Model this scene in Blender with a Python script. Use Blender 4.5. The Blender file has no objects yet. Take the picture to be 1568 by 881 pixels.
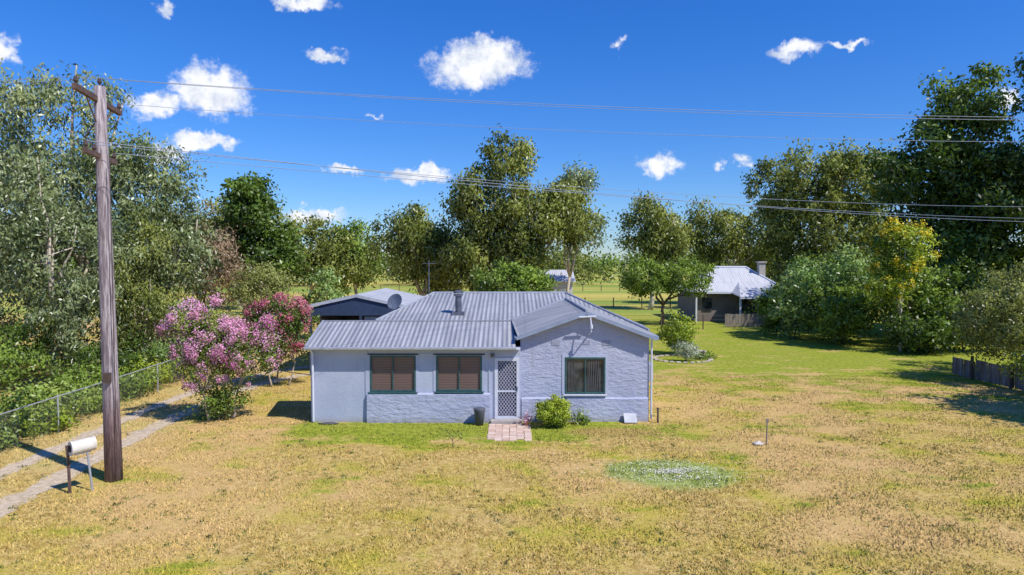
import bpy, math, random
import numpy as np
from mathutils import Vector
random.seed(7); R=np.random.default_rng(11)
C=bpy.context.scene.collection

# ---------------------------------------------------------------- node helper
class N:
    def __init__(s,nt): s.nt=nt; s.n=nt.nodes; s.l=nt.links
    def new(s,t,**k):
        x=s.n.new(t)
        for a,b in k.items(): setattr(x,a,b)
        return x
    def put(s,sock,v):
        if isinstance(v,bpy.types.NodeSocket): s.l.new(v,sock)
        else:
            if sock.type=='RGBA' and len(v)==3: v=(*v,1)
            sock.default_value=v
    def M(s,op,a,b=None,c=None,clamp=False):
        x=s.new('ShaderNodeMath',operation=op,use_clamp=clamp)
        s.put(x.inputs[0],a)
        if b is not None: s.put(x.inputs[1],b)
        if c is not None: s.put(x.inputs[2],c)
        return x.outputs[0]
    def V(s,op,a,b=None,out=0):
        x=s.new('ShaderNodeVectorMath',operation=op)
        s.put(x.inputs[0],a)
        if b is not None: s.put(x.inputs[1],b)
        return x.outputs[out]
    def noise(s,vec,scale,detail=3,rough=.55,out='Fac'):
        x=s.new('ShaderNodeTexNoise'); s.put(x.inputs['Vector'],vec)
        x.inputs['Scale'].default_value=scale; x.inputs['Detail'].default_value=detail
        x.inputs['Roughness'].default_value=rough
        return x.outputs[out]
    def mix(s,f,a,b,blend='MIX'):
        x=s.new('ShaderNodeMix',data_type='RGBA',blend_type=blend)
        s.put(x.inputs[0],f); s.put(x.inputs[6],a); s.put(x.inputs[7],b)
        return x.outputs[2]
    def ss(s,v,lo,hi,a=0.,b=1.):
        x=s.new('ShaderNodeMapRange',interpolation_type='SMOOTHSTEP')
        s.put(x.inputs[0],v)
        for i,q in zip((1,2,3,4),(lo,hi,a,b)): x.inputs[i].default_value=q
        return x.outputs[0]
    def pos(s): return s.new('ShaderNodeNewGeometry').outputs['Position']
    def sep(s,v):
        x=s.new('ShaderNodeSeparateXYZ'); s.put(x.inputs[0],v); return x.outputs
    def bump(s,h,dist,strength=1.):
        x=s.new('ShaderNodeBump'); x.inputs['Strength'].default_value=strength
        x.inputs['Distance'].default_value=dist; s.put(x.inputs['Height'],h); return x.outputs[0]
def newmat(name):
    m=bpy.data.materials.new(name); m.use_nodes=True
    n=N(m.node_tree); b=m.node_tree.nodes['Principled BSDF']
    return m,n,b
def mat(name,c1,c2=None,rough=.7,scale=4,bump=0,bscale=None,metal=0,spec=.3,stretch=(1,1,1)):
    m,n,b=newmat(name)
    c2=c2 or tuple(x*.78 for x in c1)
    p=n.V('MULTIPLY',n.pos(),stretch)
    f=n.ss(n.noise(p,scale,5,.65),.3,.7)
    n.put(b.inputs['Base Color'],n.mix(f,c1,c2))
    b.inputs['Roughness'].default_value=rough; b.inputs['Metallic'].default_value=metal
    b.inputs['Specular IOR Level'].default_value=spec
    if bump: n.put(b.inputs['Normal'],n.bump(n.noise(p,bscale or scale*3,5,.6),bump))
    return m
# ---------------------------------------------------------------- mesh helpers
def empty(name,loc=(0,0,0)):
    o=bpy.data.objects.new(name,None); o.location=loc; C.objects.link(o); o.empty_display_size=.3
    bpy.context.view_layer.update(); return o
def link(me,name,m,parent=None,smooth=False):
    o=bpy.data.objects.new(name,me); C.objects.link(o)
    if m: me.materials.append(m)
    if parent:
        o.parent=parent; o.matrix_parent_inverse=parent.matrix_world.inverted()
    if smooth: me.polygons.foreach_set('use_smooth',[True]*len(me.polygons))
    return o
class MB:
    def __init__(s): s.v=[]; s.f=[]
    def poly(s,pts):
        i=len(s.v); s.v+= [tuple(p) for p in pts]; s.f.append(tuple(range(i,i+len(pts))))
    def box(s,x0,x1,y0,y1,z0,z1):
        i=len(s.v)
        s.v+=[(x0,y0,z0),(x1,y0,z0),(x1,y1,z0),(x0,y1,z0),(x0,y0,z1),(x1,y0,z1),(x1,y1,z1),(x0,y1,z1)]
        for f in ((0,3,2,1),(4,5,6,7),(0,1,5,4),(1,2,6,5),(2,3,7,6),(3,0,4,7)): s.f.append(tuple(i+k for k in f))
    def beam(s,p,q,w,h):
        p=Vector(p);q=Vector(q);d=(q-p).normalized()
        up=Vector((0,0,1)) if abs(d.z)<.9 else Vector((0,1,0))
        a=d.cross(up).normalized()*w/2; b=a.cross(d).normalized()*h/2
        i=len(s.v)
        for c in (p,q):
            for k in (-a-b,a-b,a+b,-a+b): s.v.append(tuple(c+k))
        for f in ((0,1,2,3),(7,6,5,4),(0,4,5,1),(1,5,6,2),(2,6,7,3),(3,7,4,0)): s.f.append(tuple(i+k for k in f))
    def tube(s,pts,rad,k=8,cap=True):
        pts=[Vector(p) for p in pts]
        if not hasattr(rad,'__len__'): rad=[rad]*len(pts)
        i0=len(s.v)
        for j,p in enumerate(pts):
            d=(pts[min(j+1,len(pts)-1)]-pts[max(j-1,0)])
            d=d.normalized() if d.length>1e-6 else Vector((0,0,1))
            up=Vector((1,0,0)) if abs(d.x)<.8 else Vector((0,1,0))
            a=d.cross(up).normalized(); b=d.cross(a)
            for t in range(k):
                w=2*math.pi*t/k; s.v.append(tuple(p+rad[j]*(math.cos(w)*a+math.sin(w)*b)))
        for j in range(len(pts)-1):
            for t in range(k):
                u=(t+1)%k; s.f.append((i0+j*k+t,i0+j*k+u,i0+(j+1)*k+u,i0+(j+1)*k+t))
        if cap:
            s.f.append(tuple(i0+t for t in range(k))[::-1]); s.f.append(tuple(i0+(len(pts)-1)*k+t for t in range(k)))
    def slab(s,pts,th):
        i=len(s.v); n=len(pts)
        s.v+=[tuple(p) for p in pts]+[(p[0],p[1],p[2]-th) for p in pts]
        s.f.append(tuple(range(i,i+n))); s.f.append(tuple(range(i+n,i+2*n))[::-1])
        for k in range(n): q=(k+1)%n; s.f.append((i+k,i+n+k,i+n+q,i+q))
    def obj(s,name,m,parent=None,smooth=False,bevel=0):
        me=bpy.data.meshes.new(name); me.from_pydata(s.v,[],s.f); me.update()
        o=link(me,name,m,parent,smooth)
        if bevel:
            b=o.modifiers.new('b','BEVEL'); b.width=bevel; b.segments=2; b.limit_method='ANGLE'
        return o
def box(name,a,m,parent=None,bevel=0):
    b=MB(); b.box(*a); return b.obj(name,m,parent,bevel=bevel)
def fast_mesh(name,V,k,tint=None):
    nr=None
    if isinstance(tint,tuple): tint,nr=tint
    n=len(V)//k
    me=bpy.data.meshes.new(name)
    me.vertices.add(len(V)); me.vertices.foreach_set('co',V.astype(np.float32).ravel())
    me.loops.add(len(V)); me.loops.foreach_set('vertex_index',np.arange(len(V),dtype=np.int32))
    me.polygons.add(n); me.polygons.foreach_set('loop_start',np.arange(0,len(V),k,dtype=np.int32))
    try: me.polygons.foreach_set('loop_total',np.full(n,k,dtype=np.int32))
    except Exception: pass
    if tint is not None:
        a=me.attributes.new('tint','FLOAT','FACE'); a.data.foreach_set('value',tint.astype(np.float32))
    if nr is not None:
        a=me.attributes.new('nrm','FLOAT_VECTOR','FACE'); a.data.foreach_set('vector',nr.astype(np.float32).ravel())
    me.update(calc_edges=True); return me

# ---------------------------------------------------------------- leaves
def unit(v): return v/np.maximum(np.linalg.norm(v,axis=1,keepdims=True),1e-6)
def leaves(cent,L,W,droop,tint,up=0.):
    n=len(cent)
    a=R.normal(size=(n,3)); a=unit(a); a[:,2]-=droop; a=unit(a)
    s=R.normal(size=(n,3)); s[:,2]*=(1-up); s=unit(np.cross(a,s))
    l=(L*R.uniform(.6,1.3,n))[:,None]; w=(W*R.uniform(.6,1.3,n))[:,None]
    V=np.empty((n,4,3)); V[:,0]=cent; V[:,1]=cent+.45*l*a+w*s; V[:,2]=cent+l*a; V[:,3]=cent+.45*l*a-w*s
    return V.reshape(-1,3),tint
def clumps_to_leaves(cl,cr,per,L,W,droop,flat=.75,hang=0.,cdir=None):
    n=len(cl)
    base=np.repeat(cl,per,axis=0); rr=np.repeat(cr,per)[:,None]
    off=R.normal(size=(n*per,3))*.5; off[:,2]*=flat
    nr=unit(off)
    if cdir is not None: nr=nr+.7*np.repeat(cdir,per,axis=0)
    nr[:,2]+=.25; nr=unit(nr)
    if hang: off[:,2]-=np.abs(R.normal(size=n*per))*hang
    t=np.clip(np.repeat(R.uniform(0,1,n),per)*.6+R.uniform(0,.4,n*per),0,1)
    V,t=leaves(base+off*rr,L,W,droop,t)
    return V,(t,nr)
def leafmat(name,c1,c2,trans=.26,gloss=.035):
    m=bpy.data.materials.new(name); m.use_nodes=True; nt=m.node_tree; n=N(nt)
    nt.nodes.remove(nt.nodes['Principled BSDF']); out=nt.nodes['Material Output']
    at=n.new('ShaderNodeAttribute',attribute_name='tint').outputs['Fac']
    g=n.new('ShaderNodeNewGeometry')
    big=n.noise(g.outputs['Position'],.35,1)
    f=n.M('ADD',at,n.M('MULTIPLY',n.M('SUBTRACT',big,.5),1.4),clamp=True)
    c=n.mix(f,c1,c2)
    nv=n.new('ShaderNodeAttribute',attribute_name='nrm').outputs['Vector']
    sc=n.new('ShaderNodeVectorMath',operation='SCALE'); n.put(sc.inputs[0],g.outputs['Normal']); sc.inputs[3].default_value=.55
    nn=n.V('NORMALIZE',n.V('ADD',nv,sc.outputs[0]))
    df=n.new('ShaderNodeBsdfDiffuse'); n.put(df.inputs[0],c); n.put(df.inputs['Normal'],nn)
    t=n.new('ShaderNodeBsdfTranslucent'); n.put(t.inputs[0],n.mix(1.,c,(1.25,1.3,.6),'MULTIPLY'))
    gl=n.new('ShaderNodeBsdfGlossy'); gl.inputs['Roughness'].default_value=.42; gl.inputs[0].default_value=(1,1,1,1)
    x=n.new('ShaderNodeMixShader'); x.inputs[0].default_value=trans
    n.l.new(df.outputs[0],x.inputs[1]); n.l.new(t.outputs[0],x.inputs[2])
    y=n.new('ShaderNodeMixShader'); y.inputs[0].default_value=gloss
    n.l.new(x.outputs[0],y.inputs[1]); n.l.new(gl.outputs[0],y.inputs[2]); n.l.new(y.outputs[0],out.inputs[0])
    return m
LM=dict(
 gum=leafmat('gum_leaves',(.10,.15,.04),(.40,.46,.20),gloss=.06),
 gum2=leafmat('gum_leaves_olive',(.09,.13,.02),(.38,.41,.09)),
 dark=leafmat('dark_leaves',(.035,.075,.012),(.18,.28,.04)),
 mid=leafmat('mid_leaves',(.08,.15,.018),(.30,.42,.06)),
 light=leafmat('light_leaves',(.12,.23,.04),(.42,.56,.18),gloss=.05),
 lime=leafmat('lime_leaves',(.17,.27,.02),(.50,.58,.06)),
 yellow=leafmat('yellow_blossom',(.60,.46,.02),(.85,.70,.05)),
 silver=leafmat('silver_leaves',(.38,.44,.32),(.60,.66,.53)),
 brown=leafmat('dry_leaves',(.26,.17,.10),(.44,.33,.22)),
 pink=leafmat('pink_blossom',(.68,.22,.46),(.93,.58,.78),.3),
 red=leafmat('rose_blossom',(.50,.08,.16),(.78,.27,.38),.3),
 olive=leafmat('olive_leaves',(.17,.21,.045),(.44,.46,.14)),
 grass=leafmat('tall_grass',(.14,.24,.03),(.40,.50,.11)),
)
bark_pale=mat('bark_pale',(.66,.58,.48),(.36,.29,.22),.85,3,.02,stretch=(1,1,.3))
bark_dark=mat('bark_dark',(.16,.12,.09),(.07,.05,.04),.9,4,.02,stretch=(1,1,.3))

def wob(p,q,n,a):
    p=Vector(p);q=Vector(q); out=[]
    for i in range(n+1):
        t=i/n; v=p.lerp(q,t)
        if 0<i<n: v+=Vector(R.normal(size=3)*a)
        out.append(v)
    return out
def tree(name,x,y,lobes,ncl,per,L,W,lm,tr=.25,bark=bark_pale,droop=.8,cr=.7,flat=.75,hang=0.,inner=.45,blossom=None,limbs=None,multi=1,zlo=.9):
    root=empty(name,(x,y,0))
    lb=np.array(lobes,float); w=(lb[:,3]*lb[:,4]*lb[:,5])**.7; w/=w.sum()
    idx=R.choice(len(lb),ncl,p=w); d=unit(R.normal(size=(ncl,3))); r=(inner+(1-inner)*R.uniform(0,1,ncl)**.6)
    r*=R.uniform(.8,1.15,ncl)
    cl=np.array([x,y,0])+lb[idx,:3]+d*r[:,None]*lb[idx,3:6]
    cl[:,2]=np.maximum(cl[:,2],zlo*.5)
    crr=cr*R.uniform(.55,1.4,ncl)
    cen=np.array([x,y,0])+lb[:,:3].mean(0); cd=unit(unit(cl-cen)+d)
    V,t=clumps_to_leaves(cl,crr,per,L,W,droop,flat,hang,cd)
    link(fast_mesh('foliage',V,4,t),'foliage',LM[lm],root)
    if blossom:
        bm,bn,bp,bl=blossom
        k=R.choice(ncl,bn,p=(lambda q:q/q.sum())(np.maximum(cd[:,2]+.75-.25*cd[:,1],.05)*r))
        top=cl[k]+unit(cd[k]+R.normal(size=(bn,3))*.5)*cr*.8
        V,t=clumps_to_leaves(top,cr*R.uniform(.25,.5,bn),bp,bl,bl*.45,-.3,1.2,0,cd[k])
        link(fast_mesh('blossom',V,4,t),'blossom',LM[bm],root)
    b=MB(); nl=limbs or max(3,min(8,len(lobes)*2))
    for mti in range(multi):
        ang=2*math.pi*mti/max(multi,1); ofs=.15*multi if multi>1 else 0
        bx,by=x+math.cos(ang)*ofs,y+math.sin(ang)*ofs
        lc=lb[:,:3].mean(0)
        fork=Vector((x+lc[0]*.4+(math.cos(ang)*ofs*1.5),y+lc[1]*.4+math.sin(ang)*ofs*1.5,max(.5,lb[:,2].mean()*.42)))
        path=wob((bx,by,-.1),fork,4,tr*.35)
        b.tube(path,[tr*(1.25 if i==0 else 1-.12*i) for i in range(5)],8)
        for k in range(nl):
            q=lb[k%len(lb)]; tip=Vector((x+q[0],y+q[1],q[2]+q[5]*.35))+Vector(R.normal(size=3)*np.array([q[3],q[4],q[5]])*.33)
            pt=wob(fork,tip,5,tr*.9)
            b.tube(pt,[tr*.55*(1-.16*i) for i in range(6)],6)
            for s_ in range(3):
                st=pt[R.integers(2,5)]
                cand=cl[R.integers(0,ncl,12)]; near=cand[np.argmin(np.linalg.norm(cand-np.array(st),axis=1))]
                b.tube(wob(st,near,3,tr*.4),[tr*.22,tr*.17,tr*.12,tr*.06],5)
    b.obj('trunk_and_limbs',bark,root,True)
    return root
def shrub(name,x,y,rx,ry,h,lm,ncl=25,per=90,L=.12,W=.035,cr=.35,blossom=None,droop=0.,z0=None):
    return tree(name,x,y,[(0,0,(z0 if z0 is not None else h*.52),rx,ry,h*.46)],ncl,per,L,W,lm,tr=.05,bark=bark_dark,droop=droop,cr=cr,inner=.3,blossom=blossom,limbs=5,zlo=.3)

# ---------------------------------------------------------------- grass colour
def grass_color(n,fine=True):
    p=n.V('MULTIPLY',n.pos(),(1,1,0)); s=n.sep(p); X,Y=s[0],s[1]
    n1=n.noise(p,.16,2); n2=n.noise(n.V('ADD',p,(31,7,0)),.55,4,.65); n3=n.noise(p,5,4,.75)
    nr=n.noise(n.V('MULTIPLY',p,(.35,2.2,1)),1.1,3,.6)
    straw=n.mix(n.ss(n3,.36,.64),(.44,.29,.085),(.70,.51,.20))
    straw=n.mix(n.ss(n2,.42,.66),straw,(.54,.43,.085))
    straw=n.mix(n.M('MULTIPLY',n.ss(n1,.47,.6),.6),straw,(.70,.45,.21))
    green=n.mix(n.ss(n3,.3,.7),(.15,.24,.018),(.40,.44,.05))
    def near(v,c,w): return n.M('MAXIMUM',n.M('SUBTRACT',1,n.M('DIVIDE',n.M('ABSOLUTE',n.M('SUBTRACT',v,c)),w)),0)
    strip=n.M('MULTIPLY',near(Y,22.9,2.4),n.ss(n.M('ABSOLUTE',n.M('ADD',X,1)),9.,3.))
    back=n.M('MULTIPLY',n.ss(X,3.,7.),n.ss(Y,26.,40.))
    rgt=n.M('MULTIPLY',n.ss(X,8.,15.),n.ss(Y,17.,27.))
    g=n.M('ADD',n.M('MULTIPLY',strip,1.1),n.M('MULTIPLY',back,.62)); g=n.M('ADD',g,n.M('MULTIPLY',rgt,.14))
    g=n.M('ADD',g,n.M('MULTIPLY',n.M('SUBTRACT',n2,.5),2.4)); g=n.M('ADD',g,n.M('MULTIPLY',n.M('SUBTRACT',nr,.5),1.7))
    g=n.M('ADD',g,n.ss(Y,19,12,0.,-.18))
    gm=n.ss(g,.1,.64)
    c=n.mix(n.M('MULTIPLY',gm,.88),straw,green)
    e=n.V('LENGTH',n.V('MULTIPLY',n.V('SUBTRACT',p,(3.4,22.6,0)),(.55,1.3,0)),out=1)
    c=n.mix(n.M('MULTIPLY',n.ss(n.M('ADD',e,n.M('MULTIPLY',n3,.6)),1.4,.8),.6),c,(.55,.31,.15))
    e=n.V('LENGTH',n.V('MULTIPLY',n.V('SUBTRACT',p,(4.35,18.2,0)),(.50,.74,0)),out=1)
    cl=n.ss(n.M('ADD',e,n.M('MULTIPLY',n.M('SUBTRACT',n2,.5),1.3)),1.12,.72)
    c=n.mix(n.M('MULTIPLY',cl,.82),c,n.mix(n.ss(n3,.35,.65),(.20,.31,.05),(.40,.48,.17)))
    dv=n.M('MULTIPLY',n.ss(X,-10.8,-12.2),n.ss(X,-16.5,-15.))
    c=n.mix(n.M('MULTIPLY',n.M('MULTIPLY',dv,n.ss(n2,.35,.6)),.5),c,(.70,.51,.27))
    st=n.noise(n.V('MULTIPLY',p,(.15,1,1)),.05,3,.6)
    far=n.mix(n.ss(st,.4,.62),(.56,.47,.12),(.26,.35,.07))
    c=n.mix(n.ss(Y,62,80),c,far)
    if not fine: return c,n3,None
    n4=n.noise(p,24,3,.75)
    c=n.mix(n.M('MULTIPLY',n.ss(n4,.58,.38),.45),c,n.mix(1.,c,(.45,.45,.34),'MULTIPLY'))
    c=n.mix(n.M('MULTIPLY',n.ss(n4,.56,.7),.35),c,n.mix(1.,c,(1.3,1.3,1.3),'MULTIPLY'))
    return c,n3,n4
m_ground,n,b=newmat('lawn_ground'); c,n3,n4=grass_color(n)
n.put(b.inputs['Base Color'],c); b.inputs['Roughness'].default_value=1; b.inputs['Specular IOR Level'].default_value=.05
n.put(b.inputs['Normal'],n.bump(n.M('ADD',n4,n.M('MULTIPLY',n3,.6)),.05,.6))
m_blade,n,b=newmat('grass_blades'); c,_,_=grass_color(n,False)
at=n.new('ShaderNodeAttribute',attribute_name='tint').outputs['Fac']
c=n.mix(n.ss(at,.0,1.),n.mix(1.,c,(.58,.68,.45),'MULTIPLY'),n.mix(1.,c,(1.25,1.22,1.15),'MULTIPLY'))
n.put(b.inputs['Base Color'],c); b.inputs['Roughness'].default_value=.9; b.inputs['Specular IOR Level'].default_value=.1
gn=n.new('ShaderNodeNewGeometry').outputs['Normal']; n.put(b.inputs['Normal'],n.V('NORMALIZE',n.V('ADD',gn,(0,0,1.3))))

# ground sheet
g=MB(); xs=[-2500,-400,-60,-30,0,30,60,400,2500]; ys=[-300,-30,0,30,60,120,400,3000]
for i in range(len(xs)-1):
    for j in range(len(ys)-1):
        g.poly([(xs[i],ys[j],0),(xs[i+1],ys[j],0),(xs[i+1],ys[j+1],0),(xs[i],ys[j+1],0)])
g.obj('ground',m_ground)

# driveway tracks
m_drive=mat('driveway_gravel',(.68,.55,.40),(.46,.36,.24),.95,6,.03,25)
drv=empty('driveway')
def ribbon(name,pts,w,z):
    P=[Vector((a,b_,z)) for a,b_ in pts]; fine=[]
    for i in range(len(P)-1):
        p0=P[max(i-1,0)];p1=P[i];p2=P[i+1];p3=P[min(i+2,len(P)-1)]
        for k in range(24):
            t=k/24; fine.append(.5*((2*p1)+(p2-p0)*t+(2*p0-5*p1+4*p2-p3)*t*t+(3*p1-p0-3*p2+p3)*t**3))
    fine.append(P[-1]); b=MB(); L_=[];R_=[]
    ph=R.uniform(0,6)
    for i,p in enumerate(fine):
        d=(fine[min(i+1,len(fine)-1)]-fine[max(i-1,0)]).normalized(); nrm=Vector((-d.y,d.x,0))
        L_.append(p+nrm*(w/2*(1+.22*math.sin(i*.9+ph)+R.normal()*.14))); R_.append(p-nrm*(w/2*(1+.2*math.sin(i*.7)+R.normal()*.14)))
    for i in range(len(fine)-1): b.poly([R_[i],R_[i+1],L_[i+1],L_[i]])
    b.obj(name,m_drive,drv)
T1=[(-13.6,6),(-13.6,14),(-13.8,20),(-14.0,26),(-13.7,31),(-12,35.5),(-9.5,38)]
T2=[(-11.5,6),(-11.7,14),(-12.1,20),(-12.3,25),(-12.1,29.5),(-10.8,33.5),(-8,36)]
ribbon('wheel_track',T1,.62,.006); ribbon('wheel_track_b',T2,.7,.010)

# grass blades
def scatter(nb,y0,y1):
    Y=y0+(y1-y0)*R.uniform(0,1,nb)**1.2; X=R.uniform(-1,1,nb)*(.80*Y+1)
    ok=~((X>-7.2)&(X<5)&(Y>23.9)&(Y<34)); ok&=~((X>-.85)&(X<.65)&(Y>21.4)&(Y<24.1)); ok&=X>-19
    for T,w in ((T1,.3),(T2,.34)):
        cx=np.interp(Y,[q[1] for q in T],[q[0] for q in T]); ok&=(np.abs(X-cx)>w*R.uniform(.4,1.2,nb))
    return X[ok],Y[ok]
X,Y=scatter(330000,11.5,34)
pn=np.sin(X*1.7+np.sin(Y*2.1)*1.5)+np.sin(Y*2.9+np.sin(X*1.3)*2)+R.normal(size=len(X))*.8
k=pn>-1.0; X=X[k];Y=Y[k];pn=pn[k]; nb=len(X)
h=R.uniform(.02,.06,nb)*(1+.3*np.clip(pn,0,2)); ang=R.uniform(0,2*math.pi,nb); w=R.uniform(.006,.014,nb)
V=np.zeros((nb,3,3)); ca,sa=np.cos(ang),np.sin(ang)
V[:,0,0]=X-ca*w;V[:,0,1]=Y-sa*w; V[:,1,0]=X+ca*w;V[:,1,1]=Y+sa*w
V[:,2,0]=X+R.normal(size=nb)*.03;V[:,2,1]=Y+R.normal(size=nb)*.03;V[:,2,2]=h
link(fast_mesh('lawn_grass',V.reshape(-1,3),3,R.uniform(0,1,nb)),'lawn_grass',m_blade)
# weed tufts
xt,yt=scatter(2200,12,30); cs=np.sin(xt*.7+np.sin(yt*.9)*2)+R.normal(size=len(xt))*.8; sel=np.where(cs>.55)[0]; xt=xt[sel];yt=yt[sel]
cl=np.stack([xt,yt,np.full(len(xt),.01)],1)
V,t=clumps_to_leaves(cl,R.uniform(.04,.16,len(cl)),20,.06,.010,-.7,.08)
V[:,2]=np.maximum(V[:,2],.002); link(fast_mesh('weed_tufts',V,4,t),'weed_tufts',LM['olive'])
# clover flowers
a=R.uniform(0,2*math.pi,3600); r=np.abs(R.normal(size=3600))*.58; cl=np.stack([4.35+1.95*r*np.cos(a),18.2+1.3*r*np.sin(a),R.uniform(.03,.06,3600)],1)
cl=cl[(np.sin(cl[:,1]*9+np.sin(cl[:,0]*2))+R.normal(size=3600)*.9)>-.2]
m_fl=mat('clover_flower',(.80,.77,.68),(.68,.65,.52),.8,5)
V,t=leaves(cl,.036,.014,0,np.zeros(len(cl))); link(fast_mesh('clover_flowers',V,4),'clover_flowers',m_fl)

# ---------------------------------------------------------------- HOUSE
def wallmat(name,c1,c2,rough_amt,sc,mott=0.):
    m,n,b=newmat(name); p=n.pos()
    f=n.ss(n.noise(p,.9,5,.65),.3,.7)
    c=n.mix(f,c1,c2)
    if mott: c=n.mix(n.M('MULTIPLY',n.ss(n.noise(p,5,5,.7),.5,.72),mott),c,(.33,.34,.42))
    st=n.noise(n.V('MULTIPLY',p,(3,3,.35)),2,4,.7)
    c=n.mix(n.M('MULTIPLY',n.ss(st,.52,.75),.35),c,(.33,.33,.37))
    z=n.sep(p)[2]; low=n.ss(n.M('ADD',z,n.M('MULTIPLY',n.noise(p,4,4),.3)),.45,.1)
    c=n.mix(n.M('MULTIPLY',low,.5),c,(.30,.25,.20))
    n.put(b.inputs['Base Color'],c); b.inputs['Roughness'].default_value=.9; b.inputs['Specular IOR Level'].default_value=.1
    n.put(b.inputs['Normal'],n.bump(n.noise(n.V('MULTIPLY',p,(1,1,2.2)),sc,5,.6),rough_amt)); return m
m_wall=wallmat('painted_render',(.47,.51,.63),(.41,.45,.575),.008,7)
m_rough=wallmat('rough_render',(.46,.49,.62),(.38,.41,.545),.045,4.2,.4)
def roofmat(name,axis,col=(.38,.39,.42),col2=(.28,.29,.32),bd=.016):
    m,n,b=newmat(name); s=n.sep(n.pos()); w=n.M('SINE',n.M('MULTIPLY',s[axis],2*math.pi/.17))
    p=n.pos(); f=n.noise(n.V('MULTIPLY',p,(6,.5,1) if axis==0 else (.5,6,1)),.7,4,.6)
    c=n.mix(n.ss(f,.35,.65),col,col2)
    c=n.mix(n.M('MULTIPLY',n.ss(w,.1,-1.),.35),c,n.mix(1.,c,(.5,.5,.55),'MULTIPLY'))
    lap=n.M('SINE',n.M('MULTIPLY',s[1-axis],2*math.pi/1.9)); c=n.mix(n.M('MULTIPLY',n.ss(lap,.985,1.),.2),c,(.16,.17,.2))
    n.put(b.inputs['Base Color'],c); b.inputs['Roughness'].default_value=.62; b.inputs['Metallic'].default_value=.0; b.inputs['Specular IOR Level'].default_value=.3
    n.put(b.inputs['Normal'],n.bump(w,bd)); return m
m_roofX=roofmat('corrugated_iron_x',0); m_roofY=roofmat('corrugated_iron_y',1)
m_fascia=mat('fascia_paint',(.30,.36,.48),(.24,.29,.40),.5,3)
m_white=mat('white_trim',(.68,.70,.78),(.58,.61,.70),.5,3)
m_green=mat('green_frame',(.05,.12,.12),(.03,.08,.085),.4,4)
m_gutter=mat('gutter_metal',(.48,.5,.55),(.38,.4,.45),.4,3,metal=.3)
m_dark=mat('dark_interior',(.02,.02,.025),(.03,.028,.03),.8,2)
m_steel=mat('flue_steel',(.20,.22,.27),(.11,.12,.15),.45,4,metal=.5)
def blindmat():
    m,n,b=newmat('brown_blind'); p=n.pos(); z=n.sep(p)[2]
    s=n.M('SINE',n.M('MULTIPLY',z,2*math.pi/.09)); c=n.mix(n.ss(s,-1,1.),(.10,.06,.05),(.17,.105,.09))
    c=n.mix(n.M('MULTIPLY',n.noise(p,1.3,3),.5),c,(.18,.125,.12)); n.put(b.inputs['Base Color'],c)
    b.inputs['Roughness'].default_value=.5; b.inputs['Coat Weight'].default_value=.35; b.inputs['Coat Roughness'].default_value=.05; return m
m_blind=blindmat()
def glassmat():
    m,n,b=newmat('window_glass'); p=n.pos()
    n.put(b.inputs['Base Color'],n.mix(n.ss(n.noise(p,1.6,3),.4,.6),(.02,.025,.03),(.07,.08,.09)))
    b.inputs['Roughness'].default_value=.06; b.inputs['Specular IOR Level'].default_value=.9
    n.put(b.inputs['Normal'],n.bump(n.noise(p,1.2,2),.01)); return m
m_glass=glassmat()
H=empty('rendered_cottage',(0,24,0))
def wall(name,x0,x1,z0,z1,y,ops,m,dep=.12,extra=None):
    xs=sorted({x0,x1,*[o[0] for o in ops],*[o[1] for o in ops]}); zs=sorted({z0,z1,*[o[2] for o in ops],*[o[3] for o in ops]})
    b=MB()
    for i in range(len(xs)-1):
        for j in range(len(zs)-1):
            cx=(xs[i]+xs[i+1])/2; cz=(zs[j]+zs[j+1])/2
            if any(o[0]<cx<o[1] and o[2]<cz<o[3] for o in ops): continue
            b.poly([(xs[i],y,zs[j]),(xs[i+1],y,zs[j]),(xs[i+1],y,zs[j+1]),(xs[i],y,zs[j+1])])
    for o in ops:
        a,c,d,e=o; yb=y+dep
        b.poly([(a,y,d),(a,yb,d),(a,yb,e),(a,y,e)]); b.poly([(c,yb,d),(c,y,d),(c,y,e),(c,yb,e)])
        b.poly([(a,y,e),(a,yb,e),(c,yb,e),(c,y,e)]); b.poly([(a,yb,d),(a,y,d),(c,y,d),(c,yb,d)])
    if extra: b.poly(extra)
    return b.obj(name,m,H)
W1=(-5.0,-3.42,1.10,2.36); W2=(-2.66,-1.08,1.12,2.36); DR=(-.56,.22,.12,2.24); W3=(1.9,3.3,1.0,2.27)
YF=24.0; YG=24.15
wall('front_wall',-7.1,.3,0,2.68,YF,[W1,W2,DR],m_wall)
wall('gable_wall',.3,4.87,0,2.98,YG,[W3],m_rough,extra=[(.3,YG,2.98),(4.87,YG,2.98),(2.62,YG,3.86)])
b=MB()
b.poly([(-7.1,24,0),(-7.1,24,2.68),(-7.1,26,3.33),(-7.1,26,0)])
b.poly([(-7.1,26,0),(-7.1,26,3.33),(-4.9,26,3.33),(-4.9,26,0)])
b.poly([(-4.9,26,0),(-4.9,26,3.3),(-4.9,34,3.2),(-4.9,34,0)])
b.poly([(-4.9,34,0),(-4.9,34,3.2),(4.87,34,3.2),(4.87,34,0)])
b.poly([(4.87,YG,0),(4.87,34,0),(4.87,34,3.0),(4.87,YG,2.98)])
b.poly([(.3,YF,2.68),(.3,YG,2.68),(.3,YG,0),(.3,YF,0)])
b.poly([(.3,YG,2.6),(.3,YG,3.02),(.3,26,3.3),(.3,26,2.6)])
b.obj('side_and_rear_walls',m_wall,H)
b=MB(); 
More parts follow.
